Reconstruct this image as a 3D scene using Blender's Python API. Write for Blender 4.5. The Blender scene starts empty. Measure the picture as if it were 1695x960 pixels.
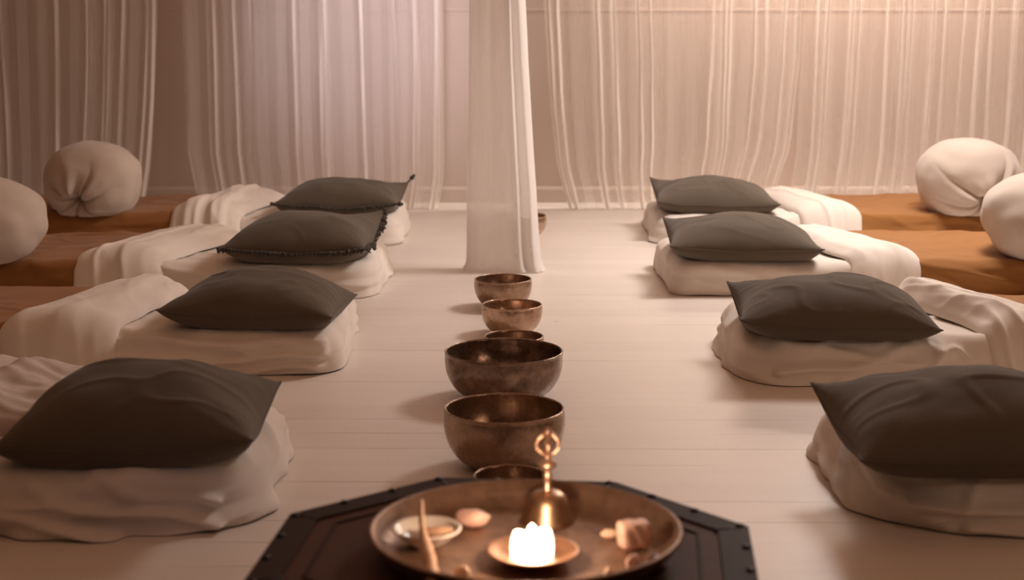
import bpy, math, random
import numpy as np
from mathutils import Vector, Matrix
random.seed(7)
PI = math.pi
SC = bpy.context.scene
COL = SC.collection

# ------------------------------------------------------------------ noise
_rng = np.random.RandomState(11)
_P = _rng.permutation(256); _P = np.concatenate([_P, _P, _P])
_G = _rng.normal(size=(256, 3)); _G /= np.linalg.norm(_G, axis=1)[:, None]
def perlin(x, y, z):
    x, y, z = np.broadcast_arrays(np.asarray(x, float), np.asarray(y, float), np.asarray(z, float))
    xi, yi, zi = np.floor(x).astype(int), np.floor(y).astype(int), np.floor(z).astype(int)
    xf, yf, zf = x - xi, y - yi, z - zi
    u, v, w = [t*t*t*(t*(t*6-15)+10) for t in (xf, yf, zf)]
    xi &= 255; yi &= 255; zi &= 255
    def g(a, b, c):
        h = _P[_P[_P[(xi+a) & 255] + ((yi+b) & 255)] + ((zi+c) & 255)]
        gv = _G[h]
        return gv[..., 0]*(xf-a) + gv[..., 1]*(yf-b) + gv[..., 2]*(zf-c)
    l = lambda a, b, t: a + (b-a)*t
    return 1.5*l(l(l(g(0,0,0), g(1,0,0), u), l(g(0,1,0), g(1,1,0), u), v),
             l(l(g(0,0,1), g(1,0,1), u), l(g(0,1,1), g(1,1,1), u), v), w)
def fbm(x, y, z, o=3):
    s = 0; a = 1
    for k in range(o):
        s = s + a*perlin(x*2**k + 17.3*k, y*2**k, z*2**k); a *= .5
    return s
def ridge(x, y, z, sharp=3.0):
    """thin raised creases"""
    n = perlin(x, y, z)
    return np.exp(-(n*sharp*2.2)**2)
def smooth(a, b, t):
    t = np.clip((np.asarray(t, float)-a)/(b-a), 0, 1)
    return t*t*(3-2*t)

# ------------------------------------------------------------------ objects
def link_mesh(name, verts, faces, mat, parent=None, smooth_shade=True):
    me = bpy.data.meshes.new(name)
    if isinstance(verts, np.ndarray) and isinstance(faces, np.ndarray):
        me.vertices.add(len(verts)); me.vertices.foreach_set('co', verts.astype(np.float32).ravel())
        me.loops.add(faces.size); me.loops.foreach_set('vertex_index', faces.astype(np.int32).ravel())
        me.polygons.add(len(faces)); me.polygons.foreach_set('loop_start', np.arange(0, faces.size, 4, dtype=np.int32))
        me.update(calc_edges=True); me.validate()
    else:
        me.from_pydata([tuple(map(float, v)) for v in verts], [], [tuple(int(i) for i in f) for f in faces])
        me.update()
    if smooth_shade:
        me.polygons.foreach_set('use_smooth', [True]*len(me.polygons))
    o = bpy.data.objects.new(name, me); COL.objects.link(o)
    if mat: me.materials.append(mat)
    if parent: o.parent = parent
    return o
def tag(o, label, cat, group=None):
    o['label'] = label; o['category'] = cat
    if group: o['group'] = group
    return o
def thing(name, label, cat, loc=(0, 0, 0), rz=0, group=None):
    o = bpy.data.objects.new(name, None); COL.objects.link(o)
    o.location = loc; o.rotation_euler = (0, 0, rz); o.empty_display_size = .05
    return tag(o, label, cat, group)
def struct(o):
    o['kind'] = 'structure'; return o
def set_base(o, p):
    """put the object's origin at p without moving its mesh"""
    p = Vector(p); o.data.transform(Matrix.Translation(-p)); o.location = p
    return o

class MB:
    def __init__(s): s.v = []; s.f = []
    def add(s, verts, faces):
        b = len(s.v); s.v += [tuple(x) for x in verts]; s.f += [tuple(i+b for i in f) for f in faces]; return s
    def box(s, c, d):
        x, y, z = c; a, b, e = d[0]/2, d[1]/2, d[2]/2
        v = [(x+i*a, y+j*b, z+k*e) for k in (-1, 1) for j in (-1, 1) for i in (-1, 1)]
        return s.add(v, [(0,2,3,1), (4,5,7,6), (0,1,5,4), (2,6,7,3), (0,4,6,2), (1,3,7,5)])
    def lathe(s, prof, n=48, c=(0, 0, 0), wob=None):
        v = []; f = []
        for (r, z) in prof:
            for i in range(n):
                t = 2*PI*i/n
                rr, zz = (r, z) if wob is None else wob(r, z, t)
                v.append((c[0]+rr*math.cos(t), c[1]+rr*math.sin(t), c[2]+zz))
        for j in range(len(prof)-1):
            for i in range(n):
                k = (i+1) % n
                f.append((j*n+i, j*n+k, (j+1)*n+k, (j+1)*n+i))
        if prof[0][0] > 1e-6: f.append(tuple(range(n))[::-1])
        if prof[-1][0] > 1e-6: f.append(tuple((len(prof)-1)*n+i for i in range(n)))
        return s.add(v, f)
    def tube(s, pts, rad, n=8, cap=True):
        pts = [Vector(p) for p in pts]; v = []; f = []
        rr = rad if hasattr(rad, '__len__') else [rad]*len(pts)
        up = Vector((0.13, .21, 1)).normalized()
        for k, p in enumerate(pts):
            d = (pts[min(k+1, len(pts)-1)] - pts[max(k-1, 0)]).normalized()
            a = d.cross(up)
            if a.length < 1e-3: a = d.cross(Vector((1, 0, 0)))
            a.normalize(); b = d.cross(a)
            for i in range(n):
                t = 2*PI*i/n
                v.append(p + (a*math.cos(t) + b*math.sin(t))*rr[k])
        for k in range(len(pts)-1):
            for i in range(n):
                j = (i+1) % n
                f.append((k*n+i, k*n+j, (k+1)*n+j, (k+1)*n+i))
        if cap:
            f.append(tuple(range(n))[::-1]); f.append(tuple((len(pts)-1)*n+i for i in range(n)))
        return s.add(v, f)
    def ball(s, c, r, n=14, sc=(1, 1, 1), nz=None):
        m = n//2; v = []; f = []
        for j in range(m+1):
            ph = PI*j/m
            for i in range(n):
                t = 2*PI*i/n
                d = Vector((math.sin(ph)*math.cos(t), math.sin(ph)*math.sin(t), math.cos(ph)))
                q = r if nz is None else r*nz(d)
                v.append((c[0]+d.x*q*sc[0], c[1]+d.y*q*sc[1], c[2]+d.z*q*sc[2]))
        for j in range(m):
            for i in range(n):
                k = (i+1) % n
                f.append((j*n+i, (j+1)*n+i, (j+1)*n+k, j*n+k))
        return s.add(v, f)
    def build(s, name, mat, parent=None, sm=True):
        return link_mesh(name, s.v, s.f, mat, parent, sm)

def grid_faces(nu, nv, wrap=False):
    i = np.arange(nu-1)[:, None]; j = np.arange(nv if wrap else nv-1)[None, :]
    k = (j+1) % nv
    a = i*nv+j; b = i*nv+k; c = (i+1)*nv+k; d = (i+1)*nv+j
    return np.stack([a, b, c, d], -1).reshape(-1, 4)

# ------------------------------------------------------------------ materials
def new_mat(name):
    m = bpy.data.materials.new(name); m.use_nodes = True
    nt = m.node_tree; nt.nodes.clear()
    out = nt.nodes.new('ShaderNodeOutputMaterial')
    return m, nt, out
def N(nt, typ, **kw):
    n = nt.nodes.new(typ)
    for k, v in kw.items():
        if k in n.inputs: n.inputs[k].default_value = v
        else: setattr(n, k, v)
    return n
def mth(nt, op, a, b=None, c=None, clamp=False):
    n = nt.nodes.new('ShaderNodeMath'); n.operation = op; n.use_clamp = clamp
    for i, x in enumerate((a, b, c)):
        if x is None: continue
        if isinstance(x, (int, float)): n.inputs[i].default_value = x
        else: nt.links.new(x, n.inputs[i])
    return n.outputs[0]
def fabric(name, c1, c2, weave=900, bump=.25, sheen=.25, scale=5, rough=.9):
    m, nt, out = new_mat(name); L = nt.links.new
    b = N(nt, 'ShaderNodeBsdfPrincipled', Roughness=rough)
    b.inputs['Sheen Weight'].default_value = sheen; b.inputs['Sheen Roughness'].default_value = .5
    b.inputs['Specular IOR Level'].default_value = .15
    tc = N(nt, 'ShaderNodeTexCoord')
    n1 = N(nt, 'ShaderNodeTexNoise', Scale=scale, Detail=5.0, Roughness=.6); L(tc.outputs['Object'], n1.inputs['Vector'])
    n2 = N(nt, 'ShaderNodeTexNoise', Scale=weave*.35, Detail=2.0); L(tc.outputs['Object'], n2.inputs['Vector'])
    mx = N(nt, 'ShaderNodeMixRGB'); mx.inputs['Color1'].default_value = (*c1, 1); mx.inputs['Color2'].default_value = (*c2, 1)
    f = mth(nt, 'ADD', mth(nt, 'MULTIPLY', n1.outputs['Fac'], .7), mth(nt, 'MULTIPLY', n2.outputs['Fac'], .3), clamp=True)
    L(f, mx.inputs['Fac']); L(mx.outputs[0], b.inputs['Base Color'])
    bp = N(nt, 'ShaderNodeBump', Strength=bump, Distance=.002)
    n3 = N(nt, 'ShaderNodeTexNoise', Scale=38.0, Detail=4.0); L(tc.outputs['Object'], n3.inputs['Vector'])
    L(mth(nt, 'ADD', n3.outputs['Fac'], mth(nt, 'MULTIPLY', n2.outputs['Fac'], .25)), bp.inputs['Height'])
    L(bp.outputs[0], b.inputs['Normal']); L(b.outputs[0], out.inputs[0])
    return m
def simple(name, c, rough=.6, metal=0, c2=None, scale=20, bump=0, spec=.5):
    m, nt, out = new_mat(name); L = nt.links.new
    b = N(nt, 'ShaderNodeBsdfPrincipled', Roughness=rough, Metallic=metal)
    b.inputs['Specular IOR Level'].default_value = spec
    tc = N(nt, 'ShaderNodeTexCoord')
    n1 = N(nt, 'ShaderNodeTexNoise', Scale=scale, Detail=6.0, Roughness=.65); L(tc.outputs['Object'], n1.inputs['Vector'])
    mx = N(nt, 'ShaderNodeMixRGB'); mx.inputs['Color1'].default_value = (*c, 1); mx.inputs['Color2'].default_value = (*(c2 or c), 1)
    r = N(nt, 'ShaderNodeMapRange'); r.inputs[1].default_value = .3; r.inputs[2].default_value = .7
    L(n1.outputs['Fac'], r.inputs[0]); L(r.outputs[0], mx.inputs['Fac']); L(mx.outputs[0], b.inputs['Base Color'])
    if bump:
        bp = N(nt, 'ShaderNodeBump', Strength=bump, Distance=.002); L(n1.outputs['Fac'], bp.inputs['Height']); L(bp.outputs[0], b.inputs['Normal'])
    L(b.outputs[0], out.inputs[0])
    return m
def sheer(name, c, a0, glow=.30):
    """thin woven cloth: seen edge on, the light path through it is longer, so it covers more"""
    m, nt, out = new_mat(name); L = nt.links.new
    d = N(nt, 'ShaderNodeBsdfDiffuse'); d.inputs[0].default_value = (*c, 1)
    t = N(nt, 'ShaderNodeBsdfTranslucent'); t.inputs[0].default_value = (*c, 1)
    mx = N(nt, 'ShaderNodeMixShader', Fac=glow); L(d.outputs[0], mx.inputs[1]); L(t.outputs[0], mx.inputs[2])
    tr = N(nt, 'ShaderNodeBsdfTransparent')
    g = N(nt, 'ShaderNodeNewGeometry')
    dp = nt.nodes.new('ShaderNodeVectorMath'); dp.operation = 'DOT_PRODUCT'
    L(g.outputs['Normal'], dp.inputs[0]); L(g.outputs['Incoming'], dp.inputs[1])
    cs = mth(nt, 'MAXIMUM', mth(nt, 'ABSOLUTE', dp.outputs['Value']), .12)
    tc = N(nt, 'ShaderNodeTexCoord')
    mp = N(nt, 'ShaderNodeMapping'); mp.inputs['Scale'].default_value = (90, 20, 2.2); L(tc.outputs['Object'], mp.inputs[0])
    nz = N(nt, 'ShaderNodeTexNoise', Scale=1.0, Detail=4.0); L(mp.outputs[0], nz.inputs['Vector'])
    base = mth(nt, 'ADD', 1-a0+.045, mth(nt, 'MULTIPLY', nz.outputs['Fac'], -.09), clamp=True)
    at = N(nt, 'ShaderNodeAttribute'); at.attribute_name = 'layers'   # how many layers of cloth lie gathered here
    alpha = mth(nt, 'SUBTRACT', 1.0, mth(nt, 'POWER', base, mth(nt, 'DIVIDE', at.outputs['Fac'], cs)), clamp=True)
    fin = N(nt, 'ShaderNodeMixShader'); L(alpha, fin.inputs[0]); L(tr.outputs[0], fin.inputs[1]); L(mx.outputs[0], fin.inputs[2])
    L(fin.outputs[0], out.inputs[0])
    return m

M = {}
M['sheet'] = fabric('white_cotton_sheet', (.72, .64, .56), (.78, .71, .64), bump=.18)
M['duvet'] = fabric('off_white_duvet_linen', (.74, .65, .57), (.82, .74, .66), bump=.3)
M['pale'] = fabric('pale_rose_linen', (.55, .46, .41), (.64, .55, .49), bump=.35)
M['rust'] = fabric('rust_orange_cotton', (.265, .112, .031), (.345, .157, .050), bump=.25, sheen=.15, scale=9)
M['charcoal'] = fabric('charcoal_green_linen', (.084, .064, .046), (.122, .096, .071), bump=.3, sheen=.12)
M['fringe'] = fabric('dark_fringe_thread', (.040, .033, .026), (.07, .058, .045), bump=.3)
M['bolster'] = fabric('beige_linen', (.51, .42, .35), (.58, .49, .41), bump=.3)
M['sheer'] = sheer('sheer_gauze', (.93, .87, .81), .26)
M['sheer_dense'] = sheer('dense_white_gauze', (.95, .92, .89), .60, .45)

def floor_mat():
    m, nt, out = new_mat('white_painted_boards'); L = nt.links.new
    b = N(nt, 'ShaderNodeBsdfPrincipled', Roughness=.38)
    tc = N(nt, 'ShaderNodeTexCoord'); sp = N(nt, 'ShaderNodeSeparateXYZ'); L(tc.outputs['Object'], sp.inputs[0])
    W = .1452
    yy = mth(nt, 'DIVIDE', mth(nt, 'ADD', sp.outputs['Y'], mth(nt, 'ADD', mth(nt, 'MULTIPLY', sp.outputs['X'], .012), 7.0-.107)), W)
    fr = mth(nt, 'FRACT', yy); idx = mth(nt, 'FLOOR', mth(nt, 'ADD', yy, .5))
    edge = mth(nt, 'MINIMUM', fr, mth(nt, 'SUBTRACT', 1.0, fr))
    cv = N(nt, 'ShaderNodeCombineXYZ'); L(mth(nt, 'MULTIPLY', sp.outputs['X'], .9), cv.inputs[0]); L(mth(nt, 'MULTIPLY', idx, 7.31), cv.inputs[1])
    nz = N(nt, 'ShaderNodeTexNoise', Scale=1.3, Detail=4.0); L(cv.outputs[0], nz.inputs['Vector'])
    wide = mth(nt, 'MULTIPLY', mth(nt, 'MAXIMUM', mth(nt, 'SUBTRACT', nz.outputs['Fac'], .50), 0.0), .085)
    gap = mth(nt, 'LESS_THAN', edge, wide)
    soft = mth(nt, 'SUBTRACT', 1.0, mth(nt, 'DIVIDE', edge, .05), clamp=True)
    ip = N(nt, 'ShaderNodeCombineXYZ'); L(mth(nt, 'FLOOR', yy), ip.inputs[1])
    wn = N(nt, 'ShaderNodeTexWhiteNoise'); wn.noise_dimensions = '3D'; L(ip.outputs[0], wn.inputs['Vector'])
    mp = N(nt, 'ShaderNodeMapping'); mp.inputs['Scale'].default_value = (1.6, 14, 1); L(tc.outputs['Object'], mp.inputs[0])
    gr = N(nt, 'ShaderNodeTexNoise', Scale=2.0, Detail=7.0, Roughness=.6); L(mp.outputs[0], gr.inputs['Vector'])
    val = mth(nt, 'ADD', mth(nt, 'MULTIPLY', wn.outputs['Value'], .025), mth(nt, 'ADD', .05, mth(nt, 'MULTIPLY', gr.outputs['Fac'], .06)))
    mx = N(nt, 'ShaderNodeMixRGB'); mx.inputs['Color1'].default_value = (.62, .54, .475, 1); mx.inputs['Color2'].default_value = (.83, .76, .69, 1)
    L(mth(nt, 'MULTIPLY', val, 6.2, clamp=True), mx.inputs['Fac'])
    vo = N(nt, 'ShaderNodeTexVoronoi', Scale=2.3); L(tc.outputs['Object'], vo.inputs['Vector'])
    dot = mth(nt, 'LESS_THAN', vo.outputs['Distance'], .012)
    dk = N(nt, 'ShaderNodeMixRGB'); dk.inputs['Color2'].default_value = (.16, .10, .07, 1)
    L(mth(nt, 'MAXIMUM', mth(nt, 'MULTIPLY', gap, .75), mth(nt, 'MULTIPLY', dot, .8)), dk.inputs['Fac']); L(mx.outputs[0], dk.inputs['Color1'])
    L(dk.outputs[0], b.inputs['Base Color'])
    bp = N(nt, 'ShaderNodeBump', Strength=.25, Distance=.003); bp.invert = True
    L(mth(nt, 'ADD', mth(nt, 'MULTIPLY', soft, .18), mth(nt, 'MULTIPLY', gr.outputs['Fac'], .15)), bp.inputs['Height']); L(bp.outputs[0], b.inputs['Normal'])
    L(b.outputs[0], out.inputs[0])
    return m
M['floor'] = floor_mat()
M['wall'] = simple('warm_plaster', (.52, .41, .34), .85, c2=(.55, .44, .37), scale=1.5, bump=.02)
M['trim'] = simple('painted_trim', (.54, .44, .37), .7)

def bronze(name, c, c2, dark, rough):
    m, nt, out = new_mat(name); L = nt.links.new
    b = N(nt, 'ShaderNodeBsdfPrincipled', Metallic=.78)
    tc = N(nt, 'ShaderNodeTexCoord')
    n1 = N(nt, 'ShaderNodeTexNoise', Scale=22.0, Detail=8.0, Roughness=.7); L(tc.outputs['Object'], n1.inputs['Vector'])
    n2 = N(nt, 'ShaderNodeTexNoise', Scale=70.0, Detail=3.0); L(tc.outputs['Object'], n2.inputs['Vector'])
    vo = N(nt, 'ShaderNodeTexVoronoi', Scale=55.0); L(tc.outputs['Object'], vo.inputs['Vector'])
    cr = N(nt, 'ShaderNodeValToRGB'); e = cr.color_ramp.elements
    e[0].position = .33; e[0].color = (*dark, 1); e[1].position = .72; e[1].color = (*c2, 1)
    k = e.new(.52); k.color = (*c, 1)
    L(n1.outputs['Fac'], cr.inputs[0]); L(cr.outputs[0], b.inputs['Base Color'])
    L(mth(nt, 'ADD', rough-.1, mth(nt, 'MULTIPLY', n2.outputs['Fac'], .22)), b.inputs['Roughness'])
    bp = N(nt, 'ShaderNodeBump', Strength=.12, Distance=.003); L(vo.outputs['Distance'], bp.inputs['Height']); L(bp.outputs[0], b.inputs['Normal'])
    L(b.outputs[0], out.inputs[0])
    return m
M['bronze_dark'] = bronze('dark_bronze', (.25, .17, .125), (.40, .29, .22), (.11, .07, .05), .25)
M['bronze_mid'] = bronze('aged_bronze', (.36, .24, .165), (.44, .305, .215), (.28, .18, .12), .27)
M['bronze_light'] = bronze('light_bronze', (.50, .34, .24), (.62, .45, .33), (.34, .22, .15), .24)
M['bronze_tray'] = bronze('brown_copper', (.30, .185, .125), (.37, .235, .165), (.21, .125, .085), .5)
M['copper'] = simple('bright_copper', (.74, .47, .33), .36, .9, c2=(.82, .56, .42), scale=40)
M['copper_dish'] = simple('copper_dish', (.72, .42, .26), .38, 1, c2=(.62, .34, .2), scale=30)
M['bell'] = simple('bell_bronze', (.42, .25, .15), .38, 1, c2=(.5, .32, .2), scale=30)
def wood(name, c1, c2):
    m, nt, out = new_mat(name); L = nt.links.new
    b = N(nt, 'ShaderNodeBsdfPrincipled', Roughness=.62)
    b.inputs['Specular IOR Level'].default_value = .10
    tc = N(nt, 'ShaderNodeTexCoord'); mp = N(nt, 'ShaderNodeMapping'); mp.inputs['Scale'].default_value = (3, 26, 3); L(tc.outputs['Object'], mp.inputs[0])
    n1 = N(nt, 'ShaderNodeTexNoise', Scale=2.5, Detail=7.0, Roughness=.65); L(mp.outputs[0], n1.inputs['Vector'])
    mx = N(nt, 'ShaderNodeMixRGB'); mx.inputs['Color1'].default_value = (*c1, 1); mx.inputs['Color2'].default_value = (*c2, 1)
    L(n1.outputs['Fac'], mx.inputs['Fac']); L(mx.outputs[0], b.inputs['Base Color'])
    bp = N(nt, 'ShaderNodeBump', Strength=.15, Distance=.002); L(n1.outputs['Fac'], bp.inputs['Height']); L(bp.outputs[0], b.inputs['Normal'])
    L(b.outputs[0], out.inputs[0]); return m
M['table'] = wood('dark_brown_wood', (.050, .020, .010), (.115, .050, .028))
M['table_edge'] = wood('darker_border_wood', (.022, .011, .007), (.05, .027, .018))
M['stud'] = simple('blackened_iron', (.02, .012, .01), .5, .6)
M['ceramic'] = simple('white_glazed_ceramic', (.72, .64, .58), .22, c2=(.8, .72, .66))
M['salt'] = simple('pink_crystal', (.72, .42, .33), .45, c2=(.85, .58, .47), scale=60, bump=.2)
M['peach'] = simple('peach_stone', (.78, .50, .34), .5, c2=(.85, .6, .44), scale=60, bump=.2)
M['twig'] = simple('pale_wood', (.58, .33, .20), .6, c2=(.74, .48, .31), scale=70, bump=.4)
M['pod'] = simple('dark_brown_pod', (.07, .022, .012), .45, c2=(.16, .06, .03), scale=50, bump=.4)
def glow(name, c, s):
    m, nt, out = new_mat(name)
    e = N(nt, 'ShaderNodeEmission', Strength=s); e.inputs[0].default_value = (*c, 1); nt.links.new(e.outputs[0], out.inputs[0]); return m
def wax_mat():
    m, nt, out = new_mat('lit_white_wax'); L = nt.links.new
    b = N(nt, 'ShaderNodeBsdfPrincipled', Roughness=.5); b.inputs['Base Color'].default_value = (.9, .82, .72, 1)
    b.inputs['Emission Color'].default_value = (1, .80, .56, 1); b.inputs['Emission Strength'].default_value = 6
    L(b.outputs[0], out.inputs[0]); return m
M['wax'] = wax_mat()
M['flame'] = glow('candle_flame', (1, .72, .38), 30)
M['wick'] = simple('wick', (.02, .015, .01), .9)

# ------------------------------------------------------------------ room
def _pb(name, c, d, mat):
    o = MB().box((0, 0, 0), d).build(name, mat, None, False); o.location = c; return struct(o)
WALL_Y = 9.02
_pb('floor', (0, 4.6, -.05), (9, 9.6, .1), M['floor'])
_pb('wall_back', (0, WALL_Y+.05, 1.3), (9, .1, 2.6), M['wall'])
_pb('wall_left', (-4.45, 4.41, 1.3), (.1, 9.2, 2.6), M['wall'])
_pb('wall_right', (4.45, 4.41, 1.3), (.1, 9.2, 2.6), M['wall'])
_pb('ceiling', (0, 4.6, 2.65), (9, 9.6, .1), M['trim'])
def moulding(name, prof, x0, x1, y):
    v = [(x, y-d, z) for x in (x0, x1) for (d, z) in prof]; n = len(prof)
    f = [(i, (i+1) % n, n+(i+1) % n, n+i) for i in range(n)] + [tuple(range(n)), tuple(range(n, 2*n))[::-1]]
    return struct(link_mesh(name, v, f, M['trim' if 'base' in name else 'wall'], None, False))
moulding('baseboard_back', [(0, 0), (.018, 0), (.018, .075), (.012, .09), (0, .092)], -4.4, 4.4, WALL_Y)
moulding('trim_1', [(0, 1.085), (.0015, 1.086), (.002, 1.093), (.0015, 1.10), (0, 1.101)], -4.4, 4.4, WALL_Y)

# ------------------------------------------------------------------ beds
def outline_rr(hx, hy, r, n):
    """rounded rectangle, evenly sampled: points, outward normals, arc length"""
    segs = []
    per = 4*(hx+hy) - 8*r + 2*PI*r
    P_, Nn, Q = [], [], []
    parts = [('l', (hx, -hy+r), (hx, hy-r)), ('a', (hx-r, hy-r), 0), ('l', (hx-r, hy), (-hx+r, hy)), ('a', (-hx+r, hy-r), PI/2),
             ('l', (-hx, hy-r), (-hx, -hy+r)), ('a', (-hx+r, -hy+r), PI), ('l', (-hx+r, -hy), (hx-r, -hy)), ('a', (hx-r, -hy+r), 1.5*PI)]
    lens = [math.dist(a[1], a[2]) if a[0] == 'l' else PI*r/2 for a in parts]
    for k in range(n):
        s = per*k/n; i = 0
        while i < 7 and s > lens[i]: s -= lens[i]; i += 1
        a = parts[i]
        if a[0] == 'l':
            t = s/max(lens[i], 1e-9); p = (a[1][0]+(a[2][0]-a[1][0])*t, a[1][1]+(a[2][1]-a[1][1])*t)
            nn = ((1, 0), 0, (0, 1), 0, (-1, 0), 0, (0, -1))[i]
        else:
            g = a[2] + s/r; nn = (math.cos(g), math.sin(g)); p = (a[1][0]+r*nn[0], a[1][1]+r*nn[1])
        P_.append(p); Nn.append(nn); Q.append(per*k/n)
    return np.array(P_), np.array(Nn), np.array(Q), per

def softcake(x0, x1, y0, y1, h, rc, re, seed, side=.012, top=.008, hem=.03, crease=.01, bulge=.012, n=520, nt=46, ns=34, z0=.002, dz=0, folds=()):
    cx, cy, hx, hy = (x0+x1)/2, (y0+y1)/2, (x1-x0)/2, (y1-y0)/2
    P_, Nn, Q, per = outline_rr(hx, hy, rc, n)
    inset = P_ - Nn*re
    rows = []
    for s in np.linspace(0.0, 1, nt)**.8: rows.append((inset*s, h, 0., 1., 0.))
    for a in np.linspace(0, PI/2, 11)[1:]:
        rows.append((inset + Nn*(re*math.sin(a)), h-re+re*math.cos(a), math.sin(a), math.cos(a), .0))
    for t in np.linspace(0, 1, ns)[1:]:
        rows.append((P_ + Nn*(bulge*math.sin(PI*t)), (h-re)*(1-t), 1., 0., t))
    V = []
    cq, sq = np.cos(2*PI*Q/per)*per/(2*PI), np.sin(2*PI*Q/per)*per/(2*PI)
    for (p, z, nr, nz, t) in rows:
        x, y = p[:, 0]+cx, p[:, 1]+cy
        zz = np.full(n, z)
        wx = x + .12*fbm(x*2, y*2, zz*3+seed, 2); wy = y + .12*fbm(x*2+9, y*2, zz*3+seed, 2)
        lump = fbm(x*2.3, y*2.6, zz*2+seed, 2)
        cr1 = ridge(wx*2.2+1.3*wy, wy*5-1.1*wx, zz*4+seed*3.1, 3.5)
        cr2 = ridge(wx*3.5-2.2*wy, wy*3+2*wx, zz*6+seed*5.7+4, 4.5)
        dtop = top*lump + crease*.55*(cr1*.7 + cr2*.5 - .35)
        fl = fbm(cq*2.1+seed, sq*2.1, zz*4 + .8*fbm(cq*1.2, sq*1.2, seed), 3)
        dia = .8*ridge(cq*2.1+zz*4, sq*2.1-zz*3, zz*4+seed*2.2, 1.8) + .6*ridge(cq*3.6+zz*9, sq*3.6-zz*7, zz*6+seed*4.2, 2.6) + .25*ridge(cq*1.2, sq*1.2, zz*13+seed, 2.5)
        dsd = side*fl + crease*(dia-.3)
        k = smooth(.45, 1.0, t)
        hm = hem*k*(.55+.9*fbm(cq*3.3+seed*2, sq*3.3, seed, 2))
        for (xa, za, xb, zb, am, wd) in folds:      # long pulled creases across the front side
            ex, ez = xb-xa, zb-za; L2 = ex*ex+ez*ez
            tt = np.clip(((x-xa)*ex+(zz-za)*ez)/L2, 0, 1)
            dist = np.hypot(x-xa-tt*ex, zz-za-tt*ez-.012*np.sin(tt*7+xa*9))
            dsd = dsd + 1.6*am*np.exp(-(dist/wd)**2)*smooth(.3, .8, -Nn[:, 1])*(1-.6*tt)
        d = nz*dtop + nr*dsd + hm*nr
        X = x + Nn[:, 0]*d*nr; Y = y + Nn[:, 1]*d*nr
        Z = np.maximum(zz + nz*d + dz*(nz), z0)
        if t > 0:   # scalloped hem: raised in places
            Z = np.maximum(Z + (.005*np.maximum(fbm(cq*4+seed, sq*4, 3.3, 2), 0))*smooth(.6, 1, t), z0)
        V.append(np.stack([X, Y, Z], 1))
    V = np.array(V); nr_ = len(rows)
    verts = V.reshape(-1, 3)
    return verts, grid_faces(nr_, n, True)

def mattress(x0, x1, y0, y1, seed, label, rc=.10, **kw):
    v, f = softcake(x0, x1, y0, y1, .135, max(rc, .075), .06, seed, **kw)
    k_ = smooth(1.50, 1.62, np.abs(v[:, 0]))[:, None]*float(rc != .22)     # squashed where the heavy blanket lies on it
    v = v*np.array([1, 1, 1]) - k_*np.stack([0*v[:, 0], .05*(v[:, 1]-(y0+y1)/2)/(y1-y0)*2, .24*v[:, 2]], 1)
    o = link_mesh('futon_mattress', v, f, M['sheet'])
    tag(o, label, 'mattress', 'white sheeted floor mattresses'); set_base(o, ((x0+x1)/2, (y0+y1)/2, 0)); return o
def rust_cover(x0, x1, y0, y1, seed, label):
    v, f = softcake(x0, x1, y0-.016, y1+.016, .150, .08, .05, seed, side=.008, top=.016, hem=.008, crease=.016, n=420, nt=36, ns=20)
    o = link_mesh('rust_blanket', v, f, M['rust'])
    tag(o, label, 'blanket', 'rust orange blankets'); set_base(o, ((x0+x1)/2, (y0+y1)/2, 0)); return o

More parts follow.
